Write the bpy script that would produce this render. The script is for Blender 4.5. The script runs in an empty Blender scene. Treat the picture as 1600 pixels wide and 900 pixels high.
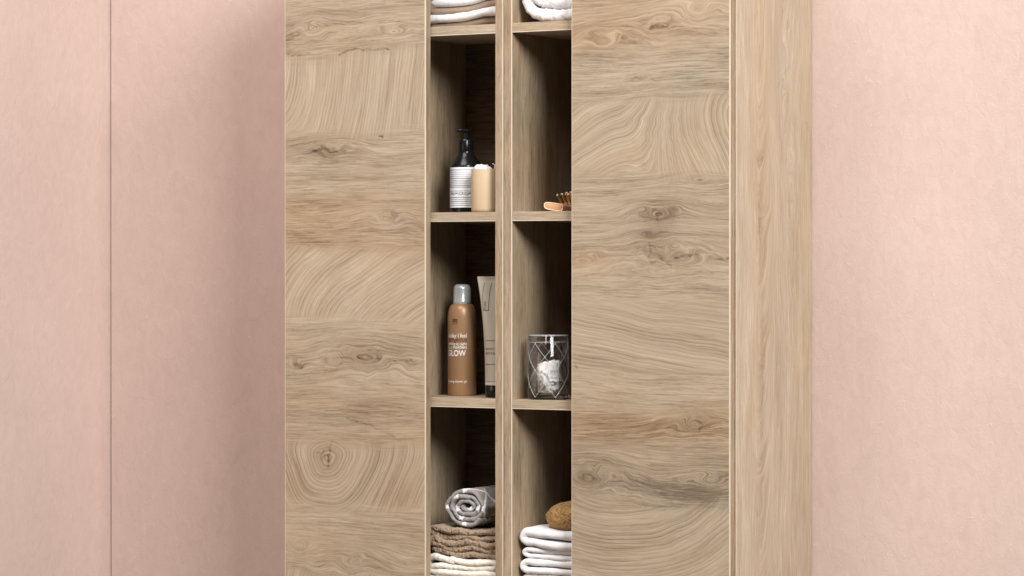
import bpy, bmesh, math, random
import numpy as np
from mathutils import Vector

random.seed(7)
SC = bpy.context.scene
COL = SC.collection

# ------------------------------------------------------------------ camera, light, exposure
CAM_LOC = (2.72686, -4.51073, 1.1)
YAW = math.radians(31.0)
PITCH = math.radians(0.332)
cam_d = bpy.data.cameras.new('camera')
cam_d.sensor_width = 36.0
cam_d.lens = 4833.3 / 1600.0 * 36.0
cam_d.clip_start = 0.1
cam_d.clip_end = 60.0
cam = bpy.data.objects.new('camera', cam_d)
cam.location = CAM_LOC
cam.rotation_euler = (math.radians(90) - PITCH, 0, YAW)
COL.objects.link(cam)
SC.camera = cam

world = bpy.data.worlds.new('World')
SC.world = world
world.use_nodes = True
bg = world.node_tree.nodes['Background']
bg.inputs[0].default_value = (1.0, 0.98, 0.96, 1)
bg.inputs[1].default_value = 0.035


def area(name, loc, target, size, power, col):
    d = bpy.data.lights.new(name, 'AREA')
    d.shape = 'SQUARE'
    d.size = size
    d.energy = power
    d.color = col
    o = bpy.data.objects.new(name, d)
    o.location = loc
    o.rotation_euler = (Vector(target) - Vector(loc)).to_track_quat('-Z', 'Y').to_euler()
    COL.objects.link(o)
    return o


area('key_softbox', (4.75, -3.35, 4.25), (0, 0.1, 1.15), 2.3, 490, (1.0, 0.985, 0.965))
area('overhead_softbox', (0.15, -2.3, 4.5), (0.0, 0.1, 1.1), 2.0, 112, (1.0, 0.965, 0.94))
area('added_fill_light', (-2.0, -4.0, 1.7), (-0.3, 0.1, 1.1), 1.8, 36, (1.0, 0.84, 0.72))  # added unseen fill, lifts the shadow left of the cabinets

SC.view_settings.view_transform = 'Standard'
SC.view_settings.look = 'None'
SC.view_settings.exposure = 0.17
SC.view_settings.gamma = 1.0
SC.cycles.use_denoising = True
SC.cycles.max_bounces = 10
SC.cycles.diffuse_bounces = 2
SC.cycles.transmission_bounces = 10
SC.cycles.caustics_reflective = False
SC.cycles.caustics_refractive = False

TO_CAM = np.array([math.sin(YAW), -math.cos(YAW), 0.0])     # towards the camera, level
TO_RIGHT = np.array([math.cos(YAW), math.sin(YAW), 0.0])


# ------------------------------------------------------------------ numpy noise
def _hash(ix, iy, iz, seed):
    h = (ix.astype(np.int64) * 374761393 + iy.astype(np.int64) * 668265263
         + iz.astype(np.int64) * 2147483647 + seed * 1274126177) & 0xFFFFFFFF
    h = ((h ^ (h >> 13)) * 1274126177) & 0xFFFFFFFF
    h = h ^ (h >> 16)
    return (h & 0xFFFF) / 65535.0


def vnoise(x, y, z=None, seed=0):
    x = np.asarray(x, float)
    y = np.asarray(y, float)
    z = np.zeros_like(x + y) if z is None else np.asarray(z, float)
    x, y, z = np.broadcast_arrays(x, y, z)
    x0, y0, z0 = np.floor(x), np.floor(y), np.floor(z)
    fx, fy, fz = x - x0, y - y0, z - z0
    fx, fy, fz = [f * f * f * (f * (f * 6 - 15) + 10) for f in (fx, fy, fz)]
    r = 0
    for dx in (0, 1):
        for dy in (0, 1):
            for dz in (0, 1):
                w = (fx if dx else 1 - fx) * (fy if dy else 1 - fy) * (fz if dz else 1 - fz)
                r = r + w * _hash(x0 + dx, y0 + dy, z0 + dz, seed)
    return r * 2 - 1


def fbm(x, y, z=None, oct=3, seed=0):
    r, a, f = 0, 1.0, 1.0
    for i in range(oct):
        r = r + a * vnoise(np.asarray(x) * f, np.asarray(y) * f, None if z is None else np.asarray(z) * f, seed + i * 17)
        a *= 0.5
        f *= 2.03
    return r


def sstep(a, b, x):
    t = np.clip((x - a) / (b - a), 0, 1)
    return t * t * (3 - 2 * t)


# ------------------------------------------------------------------ node helpers
class NT:
    def __init__(self, name):
        self.m = bpy.data.materials.new(name)
        self.m.use_nodes = True
        self.t = self.m.node_tree
        self.b = self.t.nodes['Principled BSDF']

    def n(self, ty, **kw):
        nd = self.t.nodes.new(ty)
        for k, v in kw.items():
            setattr(nd, k, v)
        return nd

    def put(self, sock, v):
        if hasattr(v, 'is_linked') or hasattr(v, 'links'):
            self.t.links.new(v, sock)
        else:
            sock.default_value = v

    def math(self, op, a, b=None, c=None, clamp=False):
        nd = self.n('ShaderNodeMath', operation=op, use_clamp=clamp)
        for i, v in enumerate((a, b, c)):
            if v is not None:
                self.put(nd.inputs[i], v)
        return nd.outputs[0]

    def vmath(self, op, a, b):
        nd = self.n('ShaderNodeVectorMath', operation=op)
        self.put(nd.inputs[0], a)
        self.put(nd.inputs[1], b)
        return nd.outputs[0]

    def noise(self, vec, scale, detail=2.0, rough=0.5, dist=0.0):
        nd = self.n('ShaderNodeTexNoise')
        self.put(nd.inputs['Vector'], vec)
        nd.inputs['Scale'].default_value = scale
        nd.inputs['Detail'].default_value = detail
        nd.inputs['Roughness'].default_value = rough
        nd.inputs['Distortion'].default_value = dist
        return nd.outputs['Fac']

    def mixf(self, f, a, b):
        nd = self.n('ShaderNodeMix', data_type='FLOAT')
        self.put(nd.inputs[0], f)
        self.put(nd.inputs[2], a)
        self.put(nd.inputs[3], b)
        return nd.outputs[0]

    def mixc(self, f, a, b, mode='MIX'):
        nd = self.n('ShaderNodeMix', data_type='RGBA', blend_type=mode)
        self.put(nd.inputs[0], f)
        self.put(nd.inputs[6], a if not isinstance(a, tuple) else (*a, 1))
        self.put(nd.inputs[7], b if not isinstance(b, tuple) else (*b, 1))
        return nd.outputs[2]

    def ramp(self, f, stops):
        nd = self.n('ShaderNodeValToRGB')
        el = nd.color_ramp.elements
        while len(el) < len(stops):
            el.new(0.5)
        for e, (p, c) in zip(el, stops):
            e.position = p
            e.color = (*c, 1)
        self.put(nd.inputs[0], f)
        return nd.outputs[0]

    def bump(self, h, strength, dist):
        nd = self.n('ShaderNodeBump')
        nd.inputs['Strength'].default_value = strength
        nd.inputs['Distance'].default_value = dist
        self.put(nd.inputs['Height'], h)
        self.t.links.new(nd.outputs[0], self.b.inputs['Normal'])

    def obj(self):
        return self.n('ShaderNodeTexCoord').outputs['Object']

    def attr(self, name, vec=False):
        nd = self.n('ShaderNodeAttribute', attribute_name=name)
        return nd.outputs['Vector'] if vec else nd.outputs['Fac']

    def color(self, c):
        self.put(self.b.inputs['Base Color'], c if not isinstance(c, tuple) else (*c, 1))

    def set(self, **kw):
        for k, v in kw.items():
            self.put(self.b.inputs[k.replace('_', ' ')], v)
        return self


PAL_GREY = [(0.0, (0.060, 0.042, 0.028)), (0.28, (0.190, 0.150, 0.104)), (0.5, (0.352, 0.292, 0.215)),
            (0.72, (0.470, 0.402, 0.308)), (1.0, (0.66, 0.58, 0.465))]
PAL_WARM = [(0.0, (0.070, 0.038, 0.020)), (0.28, (0.215, 0.136, 0.074)), (0.5, (0.385, 0.275, 0.172)),
            (0.72, (0.495, 0.380, 0.262)), (1.0, (0.67, 0.55, 0.41))]


def wood_value(k, g, ringc, spacing=8.6):
    """lightness of the grain at g = (along, across, seed) in millimetres"""
    nl = k.noise(k.vmath('MULTIPLY', g, (0.0045, 0.030, 1.0)), 1.0, 2.0, 0.5)
    nm = k.noise(k.vmath('MULTIPLY', g, (0.0075, 0.110, 1.0)), 1.0, 4.0, 0.66)
    nf = k.noise(k.vmath('MULTIPLY', g, (0.022, 0.55, 1.0)), 1.0, 3.0, 0.68)
    npo = k.noise(k.vmath('MULTIPLY', g, (0.085, 0.62, 1.0)), 1.0, 1.0, 0.5)
    sep = k.n('ShaderNodeSeparateXYZ')
    k.put(sep.inputs[0], g)
    ph = k.math('ADD', k.math('ADD', k.math('DIVIDE', sep.outputs[1], spacing), k.math('MULTIPLY', nm, 0.8)), k.math('MULTIPLY', nl, 2.2))
    ring = k.math('FRACT', ph)
    # thin dark late wood line followed by a pale early wood line
    dark = k.math('POWER', ring, 3.5)
    pale = k.math('POWER', k.math('SUBTRACT', 1.0, ring), 4.0)
    r1 = k.math('SUBTRACT', dark, k.math('MULTIPLY', pale, 0.85))
    wn = k.n('ShaderNodeTexWhiteNoise', noise_dimensions='1D')
    k.put(wn.inputs['W'], k.math('FLOOR', ph))
    amp = k.math('MULTIPLY', k.mixf(nf, -0.1, 1.9), k.mixf(wn.outputs['Value'], 0.25, 1.5))
    calm = k.math('SUBTRACT', 1.0, k.math('MULTIPLY', ringc, 1.6), clamp=True)
    v = k.math('MULTIPLY_ADD', nm, 0.46, 0.275)
    v = k.math('MULTIPLY_ADD', k.math('SUBTRACT', nl, 0.5), 0.50, v)
    v = k.math('MULTIPLY_ADD', k.math('MULTIPLY', k.math('SUBTRACT', nf, 0.5), calm), 1.15, v)
    v = k.math('SUBTRACT', v, k.math('MULTIPLY', k.math('MULTIPLY', r1, ringc), amp))
    pores = k.math('MULTIPLY', k.math('SUBTRACT', npo, 0.60), 4.0, clamp=True)
    v = k.math('MULTIPLY_ADD', k.math('MULTIPLY', pores, calm), -0.24, v)
    v = k.math('MULTIPLY_ADD', v, 0.76, 0.125)
    return v


def m_figured(name, gloss=0.5):
    """oak print whose grain directions come from per-vertex grain coordinates"""
    k = NT(name)
    va = wood_value(k, k.attr('grain_even', True), k.attr('ring'))
    vb = wood_value(k, k.attr('grain_odd', True), k.attr('ring'))
    v = k.mixf(k.attr('blend'), va, vb)
    v = k.math('ADD', v, k.attr('lite'))
    v = k.math('SUBTRACT', v, k.math('MULTIPLY', k.attr('crack'), 0.62))
    tone = k.math('ADD', k.attr('tone'), k.math('MULTIPLY', k.math('SUBTRACT', k.noise(k.obj(), 14.0, 3.0), 0.5), 0.7), clamp=True)
    k.color(k.mixc(tone, k.ramp(v, PAL_GREY), k.ramp(v, PAL_WARM)))
    k.set(Roughness=gloss)
    k.bump(v, 0.25, 0.0006)
    return k.m


def m_plain_wood(name, axis, tone=0.45, lite=0.0, gloss=0.5, ringc=0.05):
    """straight oak print; axis = direction of the grain"""
    k = NT(name)
    o = k.n('ShaderNodeSeparateXYZ')
    k.put(o.inputs[0], k.obj())
    x, y, z = o.outputs
    al = {'X': x, 'Y': y, 'Z': z}[axis]
    a, b = {'X': (y, z), 'Y': (x, z), 'Z': (x, y)}[axis]
    c = k.n('ShaderNodeCombineXYZ')
    warp = k.noise(k.obj(), 7.0, 2.0)
    k.put(c.inputs[0], k.math('MULTIPLY', al, 1000.0))
    k.put(c.inputs[1], k.math('MULTIPLY_ADD', warp, 26.0, k.math('MULTIPLY', k.math('ADD', a, k.math('MULTIPLY', b, 1.13)), 1000.0)))
    v = wood_value(k, c.outputs[0], ringc, 8.0)
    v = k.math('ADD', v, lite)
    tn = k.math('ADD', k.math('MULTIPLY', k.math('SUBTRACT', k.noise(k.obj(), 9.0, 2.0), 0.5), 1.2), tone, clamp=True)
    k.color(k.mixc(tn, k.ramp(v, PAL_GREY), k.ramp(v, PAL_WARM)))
    k.set(Roughness=gloss)
    k.bump(v, 0.2, 0.0005)
    return k.m


def m_simple(name, col, rough=0.5, **kw):
    k = NT(name)
    nz = k.noise(k.obj(), kw.pop('nscale', 60.0), 3.0)
    var = kw.pop('var', 0.06)
    bs = kw.pop('bump', 0.0)
    bd = kw.pop('bdist', 0.001)
    k.color(k.mixc(nz, tuple(c * (1 - var) for c in col), tuple(min(1, c * (1 + var)) for c in col)))
    k.set(Roughness=rough, **kw)
    if bs:
        k.bump(nz, bs, bd)
    return k.m


def m_wall(name, a, b):
    k = NT(name)
    o = k.obj()
    big = k.noise(o, 3.2, 4.0, 0.6)
    mid = k.noise(k.vmath('MULTIPLY', o, (1, 1, 0.6)), 55.0, 4.0, 0.66, 0.8)
    fine = k.noise(o, 240.0, 3.0, 0.6)
    f = k.math('ADD', k.math('MULTIPLY', big, 0.50), k.math('MULTIPLY', mid, 0.54))
    f = k.math('MULTIPLY', k.math('SUBTRACT', f, 0.28), 2.0, clamp=True)
    c = k.mixc(f, a, b)
    # short pale fibres pressed into the plaster
    fib = k.noise(k.vmath('MULTIPLY', o, (1.0, 1.0, 0.6)), 95.0, 2.0, 0.5, 3.5)
    fm = k.math('MULTIPLY', k.math('SUBTRACT', fib, 0.655), 7.0, clamp=True)
    c = k.mixc(k.math('MULTIPLY', fm, 0.35), c, (0.86, 0.72, 0.64))
    k.color(c)
    k.set(Roughness=0.72)
    k.put(k.b.inputs['Specular IOR Level'], 0.35)
    h = k.math('ADD', k.math('MULTIPLY', mid, 1.0), k.math('ADD', k.math('MULTIPLY', fine, 0.25), k.math('MULTIPLY', fm, 0.5)))
    k.bump(h, 0.40, 0.0020)
    return k.m


def m_cloth(name, col, cell=0.0, bump=0.5, var=0.08, sheen=0.3, nscale=420.0, bdist=0.0012):
    k = NT(name)
    o = k.obj()
    nz = k.noise(o, nscale, 3.0, 0.65)
    big = k.noise(o, 45.0, 2.0)
    f = k.math('ADD', k.math('MULTIPLY', nz, 0.6), k.math('MULTIPLY', big, 0.4))
    k.color(k.mixc(f, tuple(c * (1 - var) for c in col), tuple(min(1, c * (1 + var)) for c in col)))
    h = nz
    if cell:
        vo = k.n('ShaderNodeTexVoronoi')
        k.put(vo.inputs['Vector'], o)
        vo.inputs['Scale'].default_value = 1.0 / cell
        h = k.math('ADD', k.math('MULTIPLY', vo.outputs['Distance'], 1.6), k.math('MULTIPLY', nz, 0.5))
    k.set(Roughness=0.95)
    k.put(k.b.inputs['Specular IOR Level'], 0.15)
    k.put(k.b.inputs['Sheen Weight'], sheen)
    k.bump(h, bump, bdist)
    return k.m


M = {}
M['door'] = m_figured('oak_figured')
M['side'] = m_figured('oak_figured_side', 0.48)
M['wood_v'] = m_plain_wood('oak_upright', 'Z', 0.58, -0.05)
M['wood_h'] = m_plain_wood('oak_level', 'X', 0.45, 0.05)
M['oak_shaded'] = m_plain_wood('oak_rear_shaded', 'X', 0.5, -0.36, 0.6, 0.02)  # same oak darkened, deep niche shade put into the colour
M['edge'] = m_simple('lit_edge_lip', (0.64, 0.545, 0.42), 0.35, var=0.05)  # pale colour paints the light caught along rounded panel edges
M['back'] = m_simple('back_board', (0.030, 0.026, 0.023), 0.7)
M['wall'] = m_wall('pink_plaster', (0.550, 0.412, 0.358), (0.655, 0.505, 0.445))
M['floor'] = m_simple('floor_screed', (0.13, 0.11, 0.10), 0.6, nscale=8.0)
M['white'] = m_cloth('white_terry', (0.80, 0.79, 0.80))
M['cream'] = m_cloth('cream_terry', (0.82, 0.77, 0.68), var=0.10, bump=0.7)
M['brown'] = m_cloth('brown_cotton', (0.36, 0.26, 0.19))
M['waffle'] = m_cloth('brown_waffle', (0.33, 0.235, 0.155), cell=0.0050, bump=0.9, var=0.25, bdist=0.002)
M['black'] = m_simple('black_plastic', (0.009, 0.009, 0.010), 0.22)
M['black'].node_tree.nodes['Principled BSDF'].inputs['Specular IOR Level'].default_value = 0.28
M['ink'] = m_simple('black_ink', (0.03, 0.03, 0.035), 0.6)
M['label'] = m_simple('label_paper', (0.82, 0.84, 0.88), 0.55, var=0.02)
M['cup'] = m_simple('beige_ceramic', (0.53, 0.40, 0.26), 0.55, var=0.08, nscale=40.0)
M['cotton'] = m_cloth('cotton_wool', (0.90, 0.88, 0.86), var=0.04, bump=0.3)
M['bronze'] = m_simple('bronze_lacquer', (0.46, 0.265, 0.140), 0.38, Metallic=0.2, var=0.05)
M['cap'] = m_simple('silver_plastic', (0.66, 0.69, 0.69), 0.28, Metallic=0.35, var=0.03)
M['print'] = m_simple('white_print', (0.86, 0.84, 0.80), 0.5, var=0.01)
M['print_dark'] = m_simple('brown_print', (0.13, 0.05, 0.022), 0.5, var=0.01)
M['tube'] = m_simple('beige_tube', (0.46, 0.41, 0.325), 0.42, var=0.03)
M['tube_pale'] = m_simple('pale_band', (0.60, 0.55, 0.47), 0.42, var=0.03)
M['peach'] = m_simple('beech_wood', (0.60, 0.31, 0.15), 0.5, var=0.16, nscale=90.0)
M['peach_rim'] = m_simple('beech_rim', (0.80, 0.58, 0.40), 0.4, var=0.06)
M['pin'] = m_simple('amber_wood', (0.40, 0.18, 0.045), 0.4, var=0.2, nscale=200.0)
M['pin_base'] = m_simple('pale_socket', (0.72, 0.64, 0.48), 0.5)
M['rubber'] = m_simple('dark_rubber', (0.03, 0.022, 0.024), 0.55)


def m_glass(name, tint, refl):
    """thin clear glass: light goes straight through, the surface mirrors at grazing angles"""
    k = NT(name)
    t = k.t
    tr = k.n('ShaderNodeBsdfTransparent')
    tr.inputs[0].default_value = (*tint, 1)
    gl = k.n('ShaderNodeBsdfGlossy')
    gl.inputs['Roughness'].default_value = 0.03
    fr = k.n('ShaderNodeFresnel')
    fr.inputs[0].default_value = 1.5
    mx = k.n('ShaderNodeMixShader')
    k.put(mx.inputs[0], k.math('MULTIPLY', fr.outputs[0], refl, clamp=True))
    t.links.new(tr.outputs[0], mx.inputs[1])
    t.links.new(gl.outputs[0], mx.inputs[2])
    t.links.new(mx.outputs[0], t.nodes['Material Output'].inputs[0])
    return k.m


M['glass'] = m_glass('clear_glass', (0.99, 0.99, 0.99), 0.8)
kk = NT('cut_glass_edge')
kk.color((0.62, 0.64, 0.65))
kk.set(Roughness=0.08, Alpha=0.5)
kk.put(kk.b.inputs['Specular IOR Level'], 1.0)
M['cut'] = kk.m


def m_sponge():
    k = NT('natural_sponge')
    o = k.obj()
    vo = k.n('ShaderNodeTexVoronoi')
    k.put(vo.inputs['Vector'], o)
    vo.inputs['Scale'].default_value = 230.0
    nz = k.noise(o, 70.0, 4.0, 0.6)
    f = k.math('MULTIPLY_ADD', nz, 0.7, k.math('MULTIPLY', vo.outputs['Distance'], 0.35), clamp=True)
    k.color(k.ramp(f, [(0.2, (0.10, 0.042, 0.012)), (0.45, (0.36, 0.20, 0.072)), (0.8, (0.55, 0.35, 0.15))]))
    k.set(Roughness=0.9)
    k.bump(k.math('ADD', vo.outputs['Distance'], nz), 0.9, 0.003)
    return k.m


M['sponge'] = m_sponge()


def m_striped():
    """grey cotton crossed by a net of white threads"""
    k = NT('grey_striped_cotton')
    s = k.n('ShaderNodeSeparateXYZ')
    k.put(s.inputs[0], k.attr('cloth_uv', True))
    w = k.noise(k.obj(), 60.0, 2.0)
    def line(sum_, pitch, width):
        d = k.math('PINGPONG', k.math('ADD', sum_, k.math('MULTIPLY', w, 0.004)), pitch * 0.5)
        return k.math('LESS_THAN', d, width * 0.5)
    l1 = line(k.math('ADD', s.outputs[0], s.outputs[1]), 0.052, 0.0062)
    l2 = line(k.math('SUBTRACT', s.outputs[0], s.outputs[1]), 0.052, 0.0062)
    l = k.math('MAXIMUM', l1, l2)
    nz = k.noise(k.obj(), 500.0, 3.0, 0.65)
    base = k.mixc(nz, (0.205, 0.19, 0.183), (0.36, 0.335, 0.32))
    k.color(k.mixc(k.math('MULTIPLY', l, 0.92), base, (0.84, 0.83, 0.82)))
    k.set(Roughness=0.95)
    k.put(k.b.inputs['Sheen Weight'], 0.2)
    k.bump(nz, 0.5, 0.001)
    return k.m


M['striped'] = m_striped()


# ------------------------------------------------------------------ object helpers
def thing(name, label, cat, loc, group=None):
    o = bpy.data.objects.new(name, None)
    o.empty_display_size = 0.05
    o.location = loc
    o['label'] = label
    o['category'] = cat
    if group:
        o['group'] = group
    COL.objects.link(o)
    return o


def origin(p):
    v = Vector((0, 0, 0))
    while p is not None:
        v += Vector(p.location)
        p = p.parent
    return v


def mesh_obj(name, me, mat, parent=None, label=None):
    """links a mesh given in world coordinates under its thing"""
    if parent is not None:
        off = origin(parent)
        n = len(me.vertices)
        co = np.empty(n * 3, np.float32)
        me.vertices.foreach_get('co', co)
        co = co.reshape(-1, 3) - np.array(off, np.float32)
        me.vertices.foreach_set('co', co.ravel())
        me.update()
    o = bpy.data.objects.new(name, me)
    if isinstance(mat, (list, tuple)):
        for m in mat:
            me.materials.append(m)
    elif not me.materials:
        me.materials.append(mat)
    if parent is not None:
        o.parent = parent
    if label:
        o['label'] = label
    COL.objects.link(o)
    return o


def from_bm(bm, name):
    me = bpy.data.meshes.new(name)
    bm.normal_update()
    bm.to_mesh(me)
    bm.free()
    return me


def box_bm(bm, x0, x1, y0, y1, z0, z1, bevel=0.0, seg=2):
    vs = [bm.verts.new(p) for p in ((x0, y0, z0), (x1, y0, z0), (x1, y1, z0), (x0, y1, z0),
                                    (x0, y0, z1), (x1, y0, z1), (x1, y1, z1), (x0, y1, z1))]
    fs = [(0, 3, 2, 1), (4, 5, 6, 7), (0, 1, 5, 4), (1, 2, 6, 5), (2, 3, 7, 6), (3, 0, 4, 7)]
    fa = [bm.faces.new([vs[i] for i in f]) for f in fs]
    if bevel:
        es = list({e for f in fa for e in f.edges})
        bmesh.ops.bevel(bm, geom=es, offset=bevel, segments=seg, affect='EDGES', profile=0.5)


def box(name, x0, x1, y0, y1, z0, z1, mat, parent=None, bevel=0.0, label=None):
    bm = bmesh.new()
    box_bm(bm, x0, x1, y0, y1, z0, z1, bevel)
    return mesh_obj(name, from_bm(bm, name), mat, parent, label)


def smooth(o, on=True):
    me = o.data
    me.polygons.foreach_set('use_smooth', np.full(len(me.polygons), on))
    return o


def auto_smooth(o, deg=40):
    """smooth shading with sharp edges where faces meet steeply"""
    smooth(o)
    bm = bmesh.new()
    bm.from_mesh(o.data)
    lim = math.radians(deg)
    for e in bm.edges:
        if len(e.link_faces) == 2 and e.calc_face_angle(0) > lim:
            e.smooth = False
    bm.to_mesh(o.data)
    bm.free()
    return o


def grid_mesh(name, P, closed_u=False, closed_v=False):
    """quads over an array of points P[i, j, 3]"""
    nu, nv = P.shape[:2]
    me = bpy.data.meshes.new(name)
    iu = np.arange(nu if closed_u else nu - 1)
    iv = np.arange(nv if closed_v else nv - 1)
    I, J = np.meshgrid(iu, iv, indexing='ij')
    I2, J2 = (I + 1) % nu, (J + 1) % nv
    quads = np.stack([I * nv + J, I2 * nv + J, I2 * nv + J2, I * nv + J2], -1).reshape(-1, 4)
    me.vertices.add(nu * nv)
    me.vertices.foreach_set('co', P.reshape(-1).astype(np.float32))
    nq = len(quads)
    me.loops.add(nq * 4)
    me.loops.foreach_set('vertex_index', quads.reshape(-1).astype(np.int32))
    me.polygons.add(nq)
    me.polygons.foreach_set('loop_start', np.arange(0, nq * 4, 4, dtype=np.int32))
    me.polygons.foreach_set('use_smooth', np.ones(nq, bool))
    me.update(calc_edges=True)
    return me


def attr_f(me, name, arr):
    a = me.attributes.new(name, 'FLOAT', 'POINT')
    a.data.foreach_set('value', np.ascontiguousarray(arr.reshape(-1), np.float32))


def attr_v(me, name, arr):
    a = me.attributes.new(name, 'FLOAT_VECTOR', 'POINT')
    a.data.foreach_set('vector', np.ascontiguousarray(arr.reshape(-1), np.float32))


def lathe(name, prof, cx, cy, mat, parent, seg=40, sharp=35, label=None):
    """turned body from (radius, z) pairs; z in world"""
    ang = np.linspace(0, 2 * np.pi, seg, endpoint=False)
    pr = np.array(prof, float)
    P = np.zeros((len(pr), seg, 3))
    P[:, :, 0] = cx + pr[:, 0:1] * np.cos(ang)
    P[:, :, 1] = cy + pr[:, 0:1] * np.sin(ang)
    P[:, :, 2] = pr[:, 1:2]
    me = grid_mesh(name, P[::-1], closed_v=True)
    o = mesh_obj(name, me, mat, parent, label)
    bm = bmesh.new()
    bm.from_mesh(me)
    bmesh.ops.remove_doubles(bm, verts=bm.verts, dist=1e-6)
    bmesh.ops.recalc_face_normals(bm, faces=bm.faces)
    bm.to_mesh(me)
    bm.free()
    return auto_smooth(o, sharp)


def tube_pts(pts, r, seg=8):
    """verts grid of a tube along points"""
    pts = np.array(pts, float)
    t = np.gradient(pts, axis=0)
    t /= np.linalg.norm(t, axis=1, keepdims=True) + 1e-12
    up = np.array([0.0, 0.0, 1.0]) if abs(t[0, 2]) < 0.9 else np.array([1.0, 0, 0])
    n = np.cross(t, up)
    n /= np.linalg.norm(n, axis=1, keepdims=True) + 1e-12
    b = np.cross(t, n)
    a = np.linspace(0, 2 * np.pi, seg, endpoint=False)
    r = np.broadcast_to(np.asarray(r, float), (len(pts),))
    return pts[:, None, :] + r[:, None, None] * (np.cos(a)[None, :, None] * n[:, None, :] + np.sin(a)[None, :, None] * b[:, None, :])


def join_grids(name, grids, closed_v=True):
    """several point grids as one mesh"""
    bm = bmesh.new()
    for P in grids:
        vs = [[bm.verts.new(p) for p in row] for row in P]
        nv = len(vs[0])
        for i in range(len(vs) - 1):
            for j in range(nv if closed_v else nv - 1):
                j2 = (j + 1) % nv
                f = bm.faces.new((vs[i][j], vs[i + 1][j], vs[i + 1][j2], vs[i][j2]))
                f.smooth = True
        if closed_v and nv > 2:
            bm.faces.new(vs[0])
            bm.faces.new(vs[-1][::-1])
    bmesh.ops.recalc_face_normals(bm, faces=bm.faces)
    return from_bm(bm, name)


def catmull(pts, n):
    """smooth curve through points, n samples evenly by length"""
    p = np.array(pts, float)
    p = np.vstack([2 * p[0] - p[1], p, 2 * p[-1] - p[-2]])
    out = []
    for i in range(1, len(p) - 2):
        t = np.linspace(0, 1, 24, endpoint=False)[:, None]
        a, b, c, d = p[i - 1], p[i], p[i + 1], p[i + 2]
        out.append(0.5 * ((2 * b) + (c - a) * t + (2 * a - 5 * b + 4 * c - d) * t ** 2 + (3 * b - a - 3 * c + d) * t ** 3))
    out.append(p[-2][None])
    q = np.vstack(out)
    s = np.concatenate([[0], np.cumsum(np.linalg.norm(np.diff(q, axis=0), axis=1))])
    si = np.linspace(0, s[-1], n)
    return np.stack([np.interp(si, s, q[:, k]) for k in range(q.shape[1])], -1)


def cloth_ribbon(name, path, thick, y0, y1, mat, parent=None, n=160, ny=16, wob=0.0012, seed=1, rough=0.0,
                 lean=(0, 0), front_wave=0.0, taper=True, label=None, fine=220.0):
    """a length of towelling seen end-on: path (x, z) is the middle line of the cloth,
    running from the rolled front edge y0 back to y1"""
    c = catmull(path, n)
    t = np.gradient(c, axis=0)
    t /= np.linalg.norm(t, axis=1, keepdims=True)
    nr = np.stack([-t[:, 1], t[:, 0]], -1)
    s = np.linspace(0, 1, n)
    L = np.sum(np.linalg.norm(np.diff(c, axis=0), axis=1))
    sm = s * L
    h = np.full(n, thick * 0.5) * (1 + 0.10 * vnoise(sm * 45, sm * 0 + seed, seed=seed))
    if taper:
        e = np.minimum(sm, L - sm) / (thick * 0.5)
        h = h * np.sqrt(np.clip(1 - (1 - np.clip(e, 0, 1)) ** 2, 0.02, 1))
    R = thick * 0.5
    # section loop: along the lower side, round the front, back along the upper side
    yb = np.linspace(y1, y0 + R, ny)
    a = np.linspace(0, np.pi, 9)[1:-1]
    off = np.concatenate([-np.ones(ny), -np.cos(a), np.ones(ny)])
    yy = np.concatenate([yb, y0 + R - R * np.sin(a), yb[::-1]])
    m = len(off)
    P = np.zeros((n, m, 3))
    wav = front_wave * vnoise(sm * 22, sm * 0, seed=seed + 5)
    ym = yy[None, :] + wav[:, None] * np.exp(-(yy[None, :] - y0) / 0.05)
    OX = c[:, 0:1] + nr[:, 0:1] * (off[None] * h[:, None])
    OZ = c[:, 1:2] + nr[:, 1:2] * (off[None] * h[:, None])
    w1 = wob * fbm(OX * 38, ym * 38, OZ * 38, 2, seed)
    w2 = wob * fbm(OX * 38 + 9, ym * 38, OZ * 38, 2, seed + 3)
    P[:, :, 0] = OX + w1 + lean[0] * (ym - y0)
    P[:, :, 1] = ym
    P[:, :, 2] = OZ + w2 + lean[1] * (ym - y0)
    if rough:
        d = rough * fbm(P[:, :, 0] * fine, P[:, :, 1] * fine, P[:, :, 2] * fine, 2, seed + 8)
        P[:, :, 0] += nr[:, 0:1] * off[None] * d
        P[:, :, 2] += nr[:, 1:2] * off[None] * d
        P[:, :, 1] -= np.sqrt(np.clip(1 - off[None] ** 2, 0, 1)) * d
    me = grid_mesh(name, P, closed_v=True)
    uv = np.zeros((n, m, 3))
    uv[:, :, 0] = sm[:, None]
    uv[:, :, 1] = ym
    attr_v(me, 'cloth_uv', uv)
    bm = bmesh.new()
    bm.from_mesh(me)
    bmesh.ops.holes_fill(bm, edges=[e for e in bm.edges if e.is_boundary], sides=0)
    bmesh.ops.recalc_face_normals(bm, faces=bm.faces)
    bm.to_mesh(me)
    bm.free()
    o = mesh_obj(name, me, mat, parent, label)
    return o


def tag(o, label, cat, group=None):
    o['label'] = label
    o['category'] = cat
    if group:
        o['group'] = group
    return o


def rebase(o, base):
    """moves a single-mesh thing's origin to its base"""
    me = o.data
    n = len(me.vertices)
    co = np.empty(n * 3, np.float32)
    me.vertices.foreach_get('co', co)
    co = co.reshape(-1, 3) - np.array(base, np.float32)
    me.vertices.foreach_set('co', co.ravel())
    me.update()
    o.location = base
    return o


def structure(o):
    o['kind'] = 'structure'
    return o


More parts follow.
